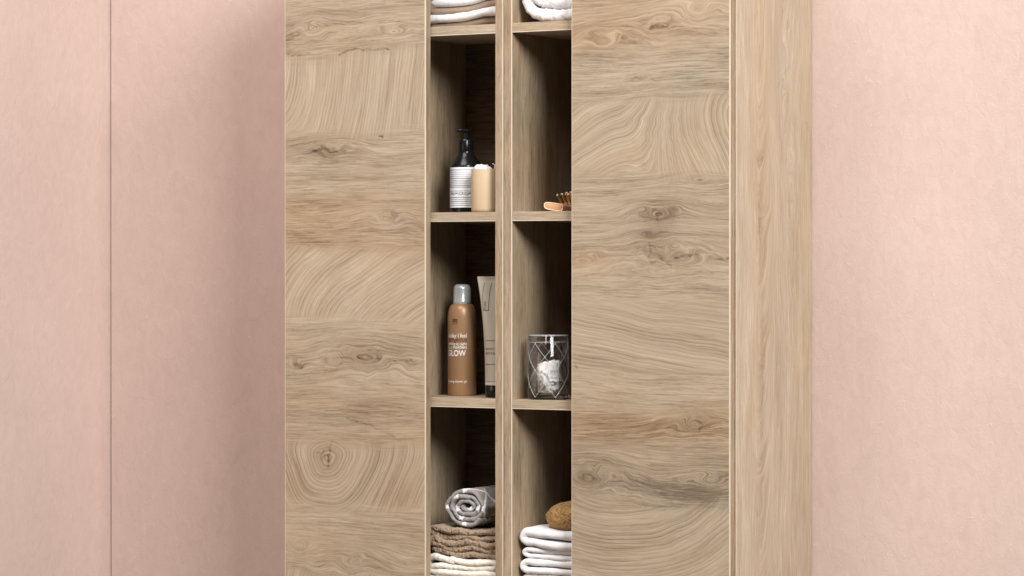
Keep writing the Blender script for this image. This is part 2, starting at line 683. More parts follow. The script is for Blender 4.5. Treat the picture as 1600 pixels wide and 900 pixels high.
# ------------------------------------------------------------------ setting
WALL_Y = 0.285
CORNER_X = -1.0746
structure(box('floor', -1.2, 3.2, -5.6, 0.4, -0.05, 0.0, M['floor']))
structure(box('back_wall', CORNER_X + 0.003, 3.2, WALL_Y, WALL_Y + 0.1, 0.0, 2.7, M['wall']))
structure(box('side_wall', CORNER_X - 0.1, CORNER_X, -1.0, WALL_Y + 0.02, 0.0, 2.7, M['wall']))

# ------------------------------------------------------------------ oak figure: grain coordinates in millimetres


class Band:
    def __init__(self, v1, kind='straight', tone=0.4, lite=0.0, ring=0.2, **kw):
        self.v1, self.kind, self.tone, self.lite, self.ring, self.kw = v1, kind, tone, lite, ring, kw

    def amp(self):
        return self.ring * (0.40 if self.kind == 'straight' else 0.60)


def grain_field(kind, kw, U, V, seed):
    wx = fbm(U * 0.010, V * 0.022, None, 3, seed)
    if kind == 'straight':
        ps, ph = U.copy(), V + 7 * fbm(U * 0.0045, V * 0.014, None, 2, seed + 2)
    elif kind == 'rings':
        cu, cv, au, av = kw['c'] + kw.get('a', (1, 1))
        du, dv = (U - cu) * au, (V - cv) * av
        r = np.sqrt(du * du + dv * dv + 4.0)
        th = np.arctan2(dv, du)
        ph = r * (1 + 0.05 * np.sin(3 * th + seed) + 0.03 * np.sin(5 * th)) + 3.0 * fbm(U * 0.013, V * 0.013, None, 2, seed)
        ph = ph * (8.6 / kw.get('sp', 8.6))
        ps = np.abs(th) * np.maximum(r, 20) * 0.8
    elif kind == 'two':     # one arc family fading into another across u
        a = grain_field('rings', kw['p'], U, V, seed)
        b = grain_field('rings', kw['q'], U, V, seed + 4)
        w = sstep(kw['u'] - 60, kw['u'] + 60, U + 0.5 * V * 0 + 14 * wx)
        ph = a[1] * (1 - w) + b[1] * w
        ps = a[0] * (1 - w) + b[0] * w
    for (ku, kv, ra, rb, amp) in kw.get('knots', ()):     # lines bend round a knot
        du, dv = (U - ku) / ra, (V - kv) / rb
        q = np.sqrt(du * du + dv * dv)
        w = np.exp(-(q / 1.0) ** 2 * 1.1)
        w = w * 0.85
        q = q * (1 + 0.28 * fbm(U * 0.03 + ku, V * 0.05, None, 2, seed + 9))
        ph = ph * (1 - w) + (kv + (q * rb * amp)) * w
    return ps, ph


def figured_sheet(name, world_of, us, vs, bands, cracks, mat, parent, spots=(), seed=0, margin=17.0):
    """a laminated face: us along the grain, vs across it (mm); bands run along the grain"""
    U, V = np.meshgrid(us, vs, indexing='ij')
    Vw = V + 10 * fbm(U * 0.011, V * 0.012, None, 3, seed + 50)
    shp = U.shape
    ga, gb = np.zeros(shp + (3,)), np.zeros(shp + (3,))
    edges = [b.v1 for b in bands[:-1]]
    S = [sstep(e - margin, e + margin, Vw) for e in edges]
    blend = np.zeros(shp)
    tone = np.full(shp, float(bands[0].tone)) + 0.07
    lite = np.full(shp, float(bands[0].lite))
    ring = np.full(shp, bands[0].amp())
    for i, s in enumerate(S):
        blend += s if i % 2 == 0 else -s
        tone += s * (bands[i + 1].tone - bands[i].tone)
        lite += s * (bands[i + 1].lite - bands[i].lite)
        ring += s * (bands[i + 1].amp() - bands[i].amp())
    lo = [-1e9] + edges
    hi = edges + [1e9]
    for i, b in enumerate(bands):
        ps, ph = grain_field(b.kind, b.kw, U, V, seed + 31 * i)
        vlo = -1e9 if i == 0 else (lo[i - 1] + hi[i - 1]) / 2 if i > 1 else lo[1] - 30
        vhi = 1e9 if i == len(bands) - 1 else (lo[i + 1] + hi[i + 1]) / 2 if i < len(bands) - 2 else hi[-2] + 30
        msk = (Vw >= vlo) & (Vw <= vhi)
        tgt = ga if i % 2 == 0 else gb
        g = np.stack([ps, ph, np.full(shp, (seed + i) * 7.3)], -1)
        tgt[msk] = g[msk]
    crack = np.zeros(shp)
    wu = 1.5 * fbm(U * 0.2, V * 0.2, None, 2, seed + 70)
    wv = 1.8 * fbm(U * 0.14, V * 0.2, None, 2, seed + 71)
    for (pts, wid, amt) in cracks:
        p = np.array(pts, float)
        for a, b in zip(p[:-1], p[1:]):
            d = b - a
            t = np.clip(((U + wu - a[0]) * d[0] + (V + wv - a[1]) * d[1]) / (d @ d), 0, 1)
            q = np.hypot(U + wu - a[0] - t * d[0], V + wv - a[1] - t * d[1])
            crack = np.maximum(crack, 0.9 * amt * np.exp(-(q / (0.8 * wid)) ** 2) * (0.65 + 0.5 * vnoise(U * 0.12, V * 0.3, None, seed + 73)))
    for (su, sv, ra, rb, dl, dt) in spots:      # clouds of darker or warmer wood
        q = ((U - su + 6 * wu) / ra) ** 2 + ((V - sv + 3 * wv) / rb) ** 2
        lite += dl * np.exp(-q)
        tone += dt * np.exp(-q)
    P = np.stack(world_of(U, V), -1)
    me = grid_mesh(name, P)
    attr_v(me, 'grain_even', ga)
    attr_v(me, 'grain_odd', gb)
    for nme, arr in (('blend', blend), ('tone', np.clip(tone, 0, 1)), ('lite', lite), ('ring', ring), ('crack', crack)):
        attr_f(me, nme, arr)
    return me


# ------------------------------------------------------------------ the two cabinets
TOP_Z = 1.74
SHELF_TOPS = (1.5200, 1.1995, 0.8800, 0.5605, 0.2410)
T = 0.016
DEPTH = 0.2825
NICHE_BACK = 0.200


def axis_samples(a, b, lo, hi, fine, coarse):
    """fine steps inside the seen stretch lo..hi, coarse outside"""
    def seg(p, q, st):
        return list(np.linspace(p, q, max(2, int(abs(q - p) / st) + 1)))[:-1] if q > p else []
    return np.array(seg(a, lo, coarse) + seg(lo, hi, fine) + seg(hi, b, coarse) + [b])


def door(x0, x1, parent, bands, cracks, spots, ztop, seed):
    """door slab whose front is the figured sheet; v is millimetres below ztop"""
    z0, z1 = 0.090, TOP_Z - 0.002
    lip_l, lip_r = 0.0012, 0.0026
    xa, xb = x0 + lip_l, x1 - lip_r
    yf = -0.018
    us = np.arange(0, (xb - xa) * 1000 + 2.0, 2.0)
    us = np.linspace(0, (xb - xa) * 1000, len(us))
    va, vb = (ztop - z1) * 1000, (ztop - z0) * 1000
    vs = axis_samples(va, vb, -25, 1035, 2.0, 12.0)
    W = lambda U, V: (xa + U * 0.001, np.full(U.shape, yf), ztop - V * 0.001)
    me = figured_sheet('door', W, us, vs, bands, cracks, M['door'], parent, spots, seed)
    # close the slab: sides and back
    bm = bmesh.new()
    bm.from_mesh(me)
    ge = [e for e in bm.edges if e.is_boundary]
    r = bmesh.ops.extrude_edge_only(bm, edges=ge)
    nv = [v for v in r['geom'] if isinstance(v, bmesh.types.BMVert)]
    for v in nv:
        v.co.y = yf + 0.0158
    ne = [e for e in r['geom'] if isinstance(e, bmesh.types.BMEdge)]
    bmesh.ops.holes_fill(bm, edges=ne, sides=0)
    bmesh.ops.recalc_face_normals(bm, faces=bm.faces)
    bm.to_mesh(me)
    bm.free()
    d = mesh_obj('door', me, M['door'], parent)
    smooth(d, False)
    box('lit_edge_lip', xb, x1, yf, yf + 0.0022, z0, z1, M['edge'], d, 0.0006)
    box('edge_band', xb, x1 - 0.0002, yf + 0.0022, yf + 0.0158, z0, z1, M['wood_v'], d)
    box('lit_edge_lip', x0, xa, yf, yf + 0.0158, z0, z1, M['edge'], d, 0.0004)
    return d


def upright(name, x0, x1, y0, y1, parent, lip=True, mat=None):
    z0, z1 = 0.0, TOP_Z
    if lip:
        p = box(name, x0, x1 - 0.0022, y0, y1, z0, z1, mat or M['wood_v'], parent)
        box('lit_edge_lip', x1 - 0.0022, x1, y0, y0 + 0.002, z0, z1, M['edge'], p, 0.0006)
        box('edge_band', x1 - 0.0022, x1, y0 + 0.002, y1, z0, z1, mat or M['wood_v'], p)
    else:
        p = box(name, x0, x1, y0, y1, z0, z1, mat or M['wood_v'], parent)
    return p


def shelf(x0, x1, ztop, parent):
    s = box('shelf', x0, x1, 0.0, NICHE_BACK, ztop - T + 0.0014, ztop, M['wood_h'], parent, 0.0004)
    box('lit_edge_lip', x0, x1, 0.0, NICHE_BACK, ztop - T, ztop - T + 0.0014, M['edge'], s)
    return s


S = Band
# ---- left cabinet
left = thing('storage_cabinet', 'left oak cabinet, holding the pump bottle and the spray can', 'cabinet',
             (-0.2225, 0.14, 0), 'pair of oak storage cabinets')
upright('side_panel', -0.4437, -0.4277, 0.0, DEPTH, left, lip=False)
upright('side_panel', -0.0165, -0.0011, 0.0, DEPTH, left)
upright('divider_panel', -0.216, -0.200, 0.0, NICHE_BACK, left, lip=False)
box('back_panel', -0.4275, -0.0167, NICHE_BACK, NICHE_BACK + 0.012, 0.08, TOP_Z - 0.0165, M['oak_shaded'], left)
box('top_panel', -0.4277, -0.0165, 0.0, DEPTH, TOP_Z - 0.016, TOP_Z - 0.0005, M['wood_h'], left)
box('bottom_panel', -0.4277, -0.0165, 0.001, NICHE_BACK, 0.070, 0.086, M['wood_h'], left)
box('plinth', -0.4277, -0.0165, 0.03, 0.046, 0.0, 0.070, M['wood_h'], left)
for zt in SHELF_TOPS:
    shelf(-0.200, -0.0165, zt, left)

bL = [S(-60, 'straight', 0.5, 0, 0.2), S(96, 'straight', 0.35, -0.02, 0.16, knots=[(60, 48, 60, 26, 1.2), (230, 60, 70, 22, 1.0)]),
      S(231, 'rings', 0.30, 0.04, 0.34, c=(-90, 100), a=(1.0, 1.0), sp=6.6),
      S(338, 'straight', 0.30, 0.0, 0.14, knots=[(100, 262, 62, 22, 1.0)]),
      S(440, 'straight', 0.85, -0.07, 0.18, knots=[(215, 385, 70, 24, 1.0)]),
      S(560, 'rings', 0.45, 0.06, 0.36, c=(322, 632), a=(0.95, 1.0), sp=7.5),
      S(686, 'straight', 0.38, 0.0, 0.22, knots=[(170, 626, 95, 30, 1.7), (22, 640, 34, 18, 1.4)]),
      S(776, 'straight', 0.62, -0.04, 0.16),
      S(887, 'rings', 0.42, 0.03, 0.36, c=(91, 803), a=(0.92, 1.06), sp=6.6),
      S(950, 'straight', 0.45, 0.02, 0.16),
      S(1010, 'straight', 0.40, 0.0, 0.18, knots=[(30, 960, 60, 30, 1.4), (150, 985, 60, 26, 1.2)]),
      S(1200, 'rings', 0.4, 0.02, 0.3, c=(400, 1150)), S(1300, 'straight', 0.4, 0, 0.2), S(9999, 'straight', 0.5, 0, 0.2)]
cL = [([(0, 92), (18, 94), (60, 92)], 1.6, 0.55), ([(116, 97), (128, 90), (150, 87)], 2.0, 0.7), ([(150, 87), (170, 90), (196, 90), (222, 91)], 1.8, 0.6),
      ([(0, 50), (20, 60), (60, 45), (140, 40), (230, 42), (290, 40)], 1.8, 0.28),
      ([(60, 264), (84, 258), (96, 266), (128, 266)], 2.4, 0.55), ([(180, 12), (210, 9)], 2.4, 0.35),
      ([(200, 240), (206, 242)], 2.0, 0.8), ([(20, 640), (34, 644)], 4.5, 0.5), ([(105, 627), (180, 627), (280, 631)], 0.9, 0.5),
      ([(91, 782), (97, 790), (92, 806), (93, 822)], 2.0, 0.85), ([(80, 790), (86, 800), (76, 806)], 2.0, 0.5), ([(97, 782), (101, 774)], 1.8, 0.6),
      ([(90, 800), (70, 796)], 1.6, 0.4), ([(130, 732), (190, 748), (230, 762)], 1.4, 0.35)]
sL = [(8, 60, 16, 22, -0.16, 0), (100, 265, 70, 16, -0.12, 0), (232, 380, 16, 10, -0.18, 0), (230, 385, 60, 40, 0.03, -0.4),
      (50, 352, 46, 16, -0.06, 0.2), (60, 420, 50, 12, -0.08, 0.1), (170, 626, 70, 20, -0.10, 0.0), (92, 803, 34, 26, -0.06, 0.1),
      (250, 860, 40, 40, -0.05, 0.25), (20, 850, 40, 40, -0.07, 0.2), (110, 738, 80, 16, -0.05, -0.3), (60, 955, 60, 26, 0.03, 0.3),
      (150, 480, 90, 50, 0.05, -0.1), (250, 450, 60, 20, 0.0, 0.3)]
door(-0.4425, -0.1463, left, bL, cL, sL, 1.5735, 3)

# ---- right cabinet
right = thing('storage_cabinet', 'oak cabinet on the right, its pale outer side facing the open wall', 'cabinet',
              (0.2225, 0.14, 0), 'pair of oak storage cabinets')
upright('side_panel', 0.0009, 0.0165, 0.0, DEPTH, right)
upright('divider_panel', 0.200, 0.216, 0.0, NICHE_BACK, right, lip=False)
box('back_panel', 0.0167, 0.4275, NICHE_BACK, NICHE_BACK + 0.012, 0.08, TOP_Z - 0.0165, M['oak_shaded'], right)
box('top_panel', 0.0165, 0.4277, 0.0, DEPTH, TOP_Z - 0.016, TOP_Z - 0.0005, M['wood_h'], right)
box('bottom_panel', 0.0165, 0.4277, 0.001, NICHE_BACK, 0.070, 0.086, M['wood_h'], right)
box('plinth', 0.0165, 0.4277, 0.03, 0.046, 0.0, 0.070, M['wood_h'], right)
for zt in SHELF_TOPS:
    shelf(0.0165, 0.200, zt, right)

# outer side: upright grain, seen in full
bS = [S(46, 'straight', 0.30, 0.22, 0.14), S(78, 'straight', 0.66, 0.17, 0.16), S(122, 'rings', 0.45, 0.14, 0.12, c=(-250, 82), a=(0.085, 1.0)),
      S(250, 'straight', 0.34, 0.15, 0.26, knots=[(108, 180, 150, 30, 1.5), (330, 205, 170, 26, 1.0)]),
      S(9999, 'straight', 0.62, 0.17, 0.18)]
cS = [([(135, 148), (122, 160), (112, 166), (108, 178), (96, 196)], 1.6, 0.55), ([(150, 172), (176, 176)], 1.3, 0.35),
      ([(190, 262), (205, 268)], 2.4, 0.5), ([(330, 80), (390, 84)], 2.2, 0.35), ([(580, 92), (640, 94)], 2.0, 0.25)]
sS = [(110, 172, 50, 26, 0.04, -0.3), (620, 92, 190, 10, -0.15, -0.2), (380, 84, 110, 8, -0.10, 0.0), (850, 70, 90, 30, -0.05, -0.3),
      (240, 96, 180, 26, -0.02, 0.35), (700, 230, 300, 18, 0.02, 0.3)]
zS = 1.540
WS = lambda U, V: (np.full(U.shape, 0.4437), 0.0016 + V * 0.001, zS - U * 0.001)
usS = axis_samples((zS - TOP_Z) * 1000, zS * 1000, -30, 1000, 2.0, 12.0)
vsS = np.linspace(0, (DEPTH - 0.0016) * 1000, 142)
meS = figured_sheet('side_panel', WS, usS, vsS, bS, cS, M['side'], right, sS, 41)
bm = bmesh.new()
bm.from_mesh(meS)
r = bmesh.ops.extrude_edge_only(bm, edges=[e for e in bm.edges if e.is_boundary])
for v in [v for v in r['geom'] if isinstance(v, bmesh.types.BMVert)]:
    v.co.x = 0.4277
bmesh.ops.holes_fill(bm, edges=[e for e in r['geom'] if isinstance(e, bmesh.types.BMEdge)], sides=0)
bmesh.ops.recalc_face_normals(bm, faces=bm.faces)
bm.to_mesh(meS)
bm.free()
sp = smooth(mesh_obj('side_panel', meS, M['side'], right), False)
box('lit_edge_lip', 0.4419, 0.4437, 0.0, 0.0016, 0.0, TOP_Z, M['edge'], sp)
box('edge_band', 0.4277, 0.4419, -0.0002, 0.0016, 0.0, TOP_Z, M['wood_v'], sp)

bR = [S(-80, 'straight', 0.5, 0, 0.2), S(80, 'straight', 0.72, 0.01, 0.26, knots=[(165, 46, 75, 26, 1.3), (60, 66, 55, 26, 1.5), (235, 20, 60, 30, 1.3)]),
      S(160, 'straight', 0.22, -0.01, 0.14),
      S(286, 'two', 0.34, 0.03, 0.34, u=150, p=dict(c=(130, 520), a=(0.9, 1.0), sp=6.5), q=dict(c=(395, 214), a=(1.0, 1.0), sp=7.5)),
      S(366, 'straight', 0.24, -0.01, 0.20, knots=[(164, 356, 60, 26, 1.4), (240, 300, 60, 18, 1.1)]),
      S(440, 'straight', 0.30, -0.01, 0.22, knots=[(146, 391, 46, 22, 1.4), (205, 427, 95, 32, 1.6), (22, 432, 70, 24, 1.6)]),
      S(498, 'straight', 0.28, 0.0, 0.16, knots=[(170, 450, 110, 24, 1.0)]),
      S(617, 'rings', 0.30, 0.03, 0.34, c=(205, -300), a=(0.9, 1.0), sp=7.0),
      S(680, 'straight', 0.38, 0.02, 0.14),
      S(735, 'straight', 0.80, -0.07, 0.18, knots=[(232, 699, 60, 24, 1.5)]),
      S(832, 'straight', 0.30, -0.06, 0.22, knots=[(32, 796, 75, 38, 1.7), (260, 790, 60, 20, 1.2)]),
      S(985, 'rings', 0.34, 0.02, 0.32, c=(90, 590), a=(1.0, 1.0), sp=7.0), S(1100, 'straight', 0.3, 0, 0.2), S(9999, 'straight', 0.5, 0, 0.2)]
cR = [([(146, 48), (164, 44), (182, 47)], 2.2, 0.75), ([(182, 47), (210, 49)], 1.0, 0.5), ([(130, 44), (140, 40)], 2.0, 0.4), ([(114, 131), (126, 129), (142, 129)], 2.0, 0.8),
      ([(150, 132), (160, 134)], 1.6, 0.4), ([(160, 357), (164, 352), (174, 352)], 3.6, 0.45), ([(162, 357), (160, 363)], 2.4, 0.5), ([(144, 390), (150, 386)], 3.0, 0.35),
      ([(146, 402), (150, 416), (146, 428), (154, 436)], 1.6, 0.5), ([(120, 412), (150, 408), (172, 409)], 1.2, 0.4), ([(194, 427), (204, 425), (238, 421)], 1.7, 0.75),
      ([(180, 437), (188, 440)], 2.4, 0.55), ([(150, 436), (180, 424)], 1.2, 0.4), ([(268, 430), (296, 428)], 1.3, 0.55), ([(6, 605), (9, 609)], 2.4, 0.6),
      ([(232, 692), (246, 700), (238, 712)], 2.4, 0.35), ([(14, 796), (26, 792), (46, 796)], 1.8, 0.4), ([(0, 195), (46, 182)], 1.2, 0.3),
      ([(120, 834), (160, 838), (220, 832), (296, 836)], 1.5, 0.22)]
sR = [(60, 66, 60, 26, -0.06, 0.35), (165, 50, 40, 16, -0.10, 0.1), (250, 60, 60, 14, -0.08, -0.2), (22, 432, 50, 20, -0.05, 0.5),
      (165, 356, 34, 18, -0.14, 0), (150, 392, 40, 20, -0.10, 0), (205, 427, 60, 18, -0.08, 0.05), (246, 820, 80, 16, -0.12, -0.2),
      (170, 803, 100, 14, -0.16, -0.2), (36, 798, 40, 26, -0.10, 0), (235, 700, 40, 22, -0.10, 0), (90, 150, 70, 10, -0.04, 0.1),
      (240, 260, 80, 50, 0.0, 0.2), (100, 260, 40, 20, 0.02, 0.4), (110, 705, 110, 10, -0.06, 0.3), (60, 640, 60, 14, 0.05, 0.2),
      (240, 130, 80, 20, -0.04, -0.2), (60, 112, 70, 14, -0.05, 0.0)]
door(0.1437, 0.4411, right, bR, cR, sR, 1.547, 17)


# ------------------------------------------------------------------ lettering helpers
def text_points(body, size, shear=0.0, bold=0.0, spacing=1.0):
    cu = bpy.data.curves.new('lettering', 'FONT')
    cu.body = body
    cu.size = size
    cu.shear = shear
    cu.space_character = spacing
    cu.offset = bold
    cu.resolution_u = 3
    ob = bpy.data.objects.new('lettering', cu)
    COL.objects.link(ob)
    dg = bpy.context.evaluated_depsgraph_get()
    me = bpy.data.meshes.new_from_object(ob.evaluated_get(dg))
    bpy.data.objects.remove(ob)
    bpy.data.curves.remove(cu)
    n = len(me.vertices)
    co = np.empty(n * 3, np.float32)
    me.vertices.foreach_get('co', co)
    me.materials.clear()
    return me, co.reshape(-1, 3).astype(float)


def wrap(me, P2, c, R, mid, z):
    """lays flat points (s, h) round an upright cylinder; mid = bearing from the camera side, rad"""
    a = mid + P2[:, 0] / R
    d = np.cos(a)[:, None] * TO_CAM + np.sin(a)[:, None] * TO_RIGHT
    co = np.array([c[0], c[1], 0.0]) + d * R
    co[:, 2] = z + P2[:, 1]
    me.vertices.foreach_set('co', co.astype(np.float32).ravel())
    me.update()
    return me


def text_on_can(body, width, c, R, left_ang, z, mat, parent, bold=0.0, height=None, shear=0.0, spacing=1.0):
    """text whose left end is at bearing left_ang and that is width metres long"""
    me, co = text_points(body, 1.0, shear, bold, spacing)
    w = co[:, 0].max() - co[:, 0].min()
    s = width / w
    sh = s if height is None else height / max(1e-6, co[:, 1].max())
    co = np.stack([(co[:, 0] - co[:, 0].min()) * s, co[:, 1] * sh], -1)
    wrap(me, co, c, R, left_ang, z)
    return mesh_obj('lettering', me, mat, parent)


def band_on_can(name, c, R, a0, a1, z0, z1, mat, parent, n=24):
    a = np.linspace(a0, a1, n)
    d = np.cos(a)[:, None] * TO_CAM + np.sin(a)[:, None] * TO_RIGHT
    P = np.zeros((n, 2, 3))
    P[:, 0, :2] = np.array(c) + d[:, :2] * R
    P[:, 1, :2] = P[:, 0, :2]
    P[:, 0, 2], P[:, 1, 2] = z0, z1
    return mesh_obj(name, grid_mesh(name, P), mat, parent)


# ------------------------------------------------------------------ bay two, left: pump bottle and cup
zB = SHELF_TOPS[1]
bc = (-0.1192, 0.070)
pump = thing('pump_bottle', 'black pump bottle with a white striped label, behind the beige cup', 'bottle', (*bc, zB))
R = 0.0278
lathe('bottle', [(0, zB), (R - 0.002, zB), (R, zB + 0.002), (R, 1.2790), (R - 0.0008, 1.2825), (R - 0.0040, 1.2880), (0.0185, 1.2960), (0.0150, 1.3010),
                 (0.0135, 1.3055), (0.0130, 1.310), (0, 1.310)], *bc, M['black'], pump, 56)
band_on_can('label', bc, R + 0.0003, -2.3, 2.3, 1.2085, 1.2785, M['label'], pump, 60)
grids = []
for zz, th in ((1.2738, .0009), (1.2700, .0006), (1.2664, .0007), (1.2628, .0006), (1.2593, .0010), (1.2556, .0006), (1.2527, .0007), (1.2496, .0006), (1.2463, .0009),
               (1.2436, .0006), (1.2372, .0006), (1.2340, .0005), (1.2262, .0009), (1.2228, .0006), (1.2192, .0009), (1.2155, .0006), (1.2120, .0008)):
    a = np.linspace(-2.28, 2.28, 50)
    d = np.cos(a)[:, None] * TO_CAM + np.sin(a)[:, None] * TO_RIGHT
    P = np.zeros((50, 2, 3))
    P[:, 0, :2] = np.array(bc) + d[:, :2] * (R + 0.0006)
    P[:, 1, :2] = P[:, 0, :2]
    P[:, 0, 2], P[:, 1, 2] = zz - th * 0.42, zz + th * 0.42
    grids.append(P)
mesh_obj('label_stripes', join_grids('label_stripes', grids, False), M['ink'], pump)
# hand-written flourish across the label
xs = np.linspace(-0.024, 0.026, 150)
hz = 0.0019 * np.sin(xs * 1250) * (0.55 + 0.45 * np.sin(xs * 210 + 1)) + 0.0008 * np.sin(xs * 520)
P2 = np.stack([xs + 0.0012 * np.cos(xs * 1250), hz], -1)
a = P2[:, 0] / R - 0.25
d = np.cos(a)[:, None] * TO_CAM + np.sin(a)[:, None] * TO_RIGHT
pts = np.array([bc[0], bc[1], 0]) + d * (R + 0.0006)
pts[:, 2] = 1.2325 + P2[:, 1]
mesh_obj('script_lettering', join_grids('script', [tube_pts(pts, 0.00030, 4)]), M['ink'], pump)
col_ = lathe('pump_collar', [(0, 1.302), (0.0128, 1.302), (0.0134, 1.304), (0.0134, 1.325), (0.0120, 1.3275), (0.006, 1.328), (0, 1.328)], *bc, M['black'], pump, 40)
hd = lathe('pump_head', [(0, 1.326), (0.0056, 1.326), (0.0056, 1.3395), (0.0082, 1.341), (0.0086, 1.3445), (0.007, 1.3460), (0, 1.3464)], *bc, M['black'], pump, 32)
# spout points to the left as seen
sd = -TO_RIGHT
pts = np.array([[bc[0], bc[1], 1.3437] + sd * t + np.array([0, 0, -dz]) for t, dz in ((0.004, 0), (0.008, 0.0), (0.0115, 0.0004), (0.0138, 0.0016), (0.0146, 0.0032))])
mesh_obj('pump_spout', join_grids('pump_spout', [tube_pts(pts, [0.0026, 0.0026, 0.0024, 0.0022, 0.0018], 10)]), M['black'], pump)

cc = (-0.0559, 0.035)
Rc = 0.0262
cup = thing('cup', 'beige cup with cotton showing above its rim, in front of the pump bottle', 'cup', (*cc, zB))
lathe('body', [(0, zB), (Rc - 0.003, zB), (Rc - 0.0006, zB + 0.002), (Rc, zB + 0.006), (Rc, 1.2725), (Rc - 0.0006, 1.2738), (Rc - 0.002, 1.2738),
               (Rc - 0.0028, 1.272), (Rc - 0.0028, zB + 0.004), (0, zB + 0.004)], *cc, M['cup'], cup, 56, 50)


def lump(name, c, rad, mat, seed, amp=0.25, freq=60.0, sub=4, parent=None, ridged=False, base=None):
    bm = bmesh.new()
    bmesh.ops.create_icosphere(bm, subdivisions=sub, radius=1.0)
    co = np.array([v.co[:] for v in bm.verts])
    p = co * np.array(rad)
    n = fbm(p[:, 0] * freq, p[:, 1] * freq, p[:, 2] * freq, 3, seed)
    if ridged:
        n = 0.6 - 1.6 * np.abs(n)
    q = p * (1 + amp * n)[:, None] + np.array(c)
    if base is not None:
        q[:, 2] = np.maximum(q[:, 2], base)
    for v, w in zip(bm.verts, q):
        v.co = w
    me = from_bm(bm, name)
    return smooth(mesh_obj(name, me, mat, parent))


ct = lump('cotton_ball', (-0.0600, 0.030, 1.2700), (0.0135, 0.0120, 0.0135), M['cotton'], 3, 0.35, 95.0)
tag(rebase(ct, (-0.0600, 0.030, 1.2565)), 'white cotton tuft peaking above the rim of the beige cup', 'cotton')
# small pale loop at the right of the cup
t_ = np.linspace(-2.6, 1.9, 26)
pt = np.array([-0.0435, 0.036, 1.2780]) + 0.0036 * np.cos(t_)[:, None] * TO_RIGHT + np.array([0, 0, 1])[None] * (0.0046 * np.sin(t_))[:, None]
pt = np.vstack([np.array([[-0.0452, 0.036, 1.262], [-0.0456, 0.036, 1.269]]), pt])
lp = mesh_obj('cord_loop', join_grids('cord_loop', [tube_pts(pt, 0.0007, 6)]), M['cotton'])
tag(rebase(lp, (-0.0452, 0.036, 1.262)), 'thin white cord curling out of the beige cup at its right', 'cord')

# ------------------------------------------------------------------ bay three, left: spray can and tube
zC = SHELF_TOPS[2]
sc_ = (-0.1458, 0.100)
R = 0.0252
can = thing('spray_can', 'bronze spray can with white lettering and a silver cap', 'spray can', (*sc_, zC))
prof = [(0, zC), (R - 0.0022, zC), (R, zC + 0.003), (R, 1.0165)]
for t in np.linspace(0.1, 1, 9):
    prof.append((0.0158 + (R - 0.0158) * math.cos(t * math.pi / 2), 1.0165 + 0.0240 * math.sin(t * math.pi / 2)))
prof += [(0.0152, 1.0415), (0, 1.0415)]
lathe('body', prof, *sc_, M['bronze'], can, 64, 50)
prof = [(0, 1.0405), (0.0154, 1.0405), (0.0157, 1.0415), (0.0157, 1.0462), (0.0154, 1.0468), (0.0153, 1.066)]
for t in np.linspace(0.15, 1, 8):
    prof.append((0.0153 - 0.0070 + 0.0070 * math.cos(t * math.pi / 2), 1.066 + 0.0092 * math.sin(t * math.pi / 2)))
prof += [(0, 1.0755)]
lathe('cap', prof, *sc_, M['cap'], can, 48, 60)
Rp = R + 0.0003
LA = -1.16
text_on_can('today i feel', 0.0385, sc_, Rp, LA, 0.9822, M['print'], can, 0.02, 0.0072)
text_on_can('gorgeous', 0.0385, sc_, Rp, LA, 0.9752, M['print_dark'], can, 0.0, 0.0052)
text_on_can('shining at night', 0.0385, sc_, Rp, LA, 0.9690, M['print'], can, 0.015, 0.0046)
text_on_can('like a', 0.0100, sc_, Rp, LA, 0.9628, M['print'], can, 0.01, 0.0036)
text_on_can('golden', 0.0265, sc_, Rp, LA + 0.0118 / R, 0.9628, M['print'], can, 0.02, 0.0058)
text_on_can('GLOW', 0.0370, sc_, Rp, LA, 0.9500, M['print'], can, 0.03, 0.0104)
text_on_can('foaming shower gel', 0.0385, sc_, Rp, LA, 0.9035, M['print'], can, 0.015, 0.0040)
band_on_can('logo_patch', sc_, Rp, -0.70, -0.32, 1.0055, 1.0145, M['print_dark'], can, 10)
text_on_can('hema', 0.0072, sc_, R + 0.0006, -0.65, 1.0100, M['bronze'], can, 0.0, 0.0028)
band_on_can('logo_patch', sc_, R + 0.0006, -0.66, -0.36, 1.0065, 1.0085, M['bronze'], can, 8)

tc = np.array([-0.0505, 0.060])
tube = thing('tube', 'beige squeeze tube standing on its black cap beside the bronze spray can', 'tube', (*tc, zC))
lathe('cap', [(0, zC), (0.0190, zC), (0.0197, zC + 0.001), (0.0197, 0.8995), (0.0190, 0.9010), (0, 0.9010)], *tc, M['black'], tube, 48)
zs = np.concatenate([[0.9008, 0.9012, 0.9025], np.linspace(0.907, 1.0835, 40), [1.0840, 1.0890]])
nseg = 72
th = np.linspace(0, 2 * np.pi, nseg, endpoint=False)
P = np.zeros((len(zs), nseg, 3))


def tube_half(z):
    f = np.clip((z - 0.905) / (1.0835 - 0.905), 0, 1)
    a = 0.0200 + 0.0130 * f ** 2.2          # half width grows to the crimp
    b = 0.0200 * (1 - f) ** 0.62 + 0.0009     # half thickness shrinks
    return a, b


for i, z in enumerate(zs):
    a, b = tube_half(z)
    if i == 0:
        a, b = 0.0175, 0.0175
    p = np.cos(th)[:, None] * a * TO_RIGHT + np.sin(th)[:, None] * b * (-TO_CAM)
    P[i, :, :2] = tc + p[:, :2]
    P[i, :, 2] = z
me = grid_mesh('body', P, closed_v=True)
bm = bmesh.new()
bm.from_mesh(me)
bmesh.ops.holes_fill(bm, edges=[e for e in bm.edges if e.is_boundary], sides=0)
bmesh.ops.recalc_face_normals(bm, faces=bm.faces)
bm.to_mesh(me)
bm.free()
auto_smooth(mesh_obj('body', me, M['tube'], tube), 50)


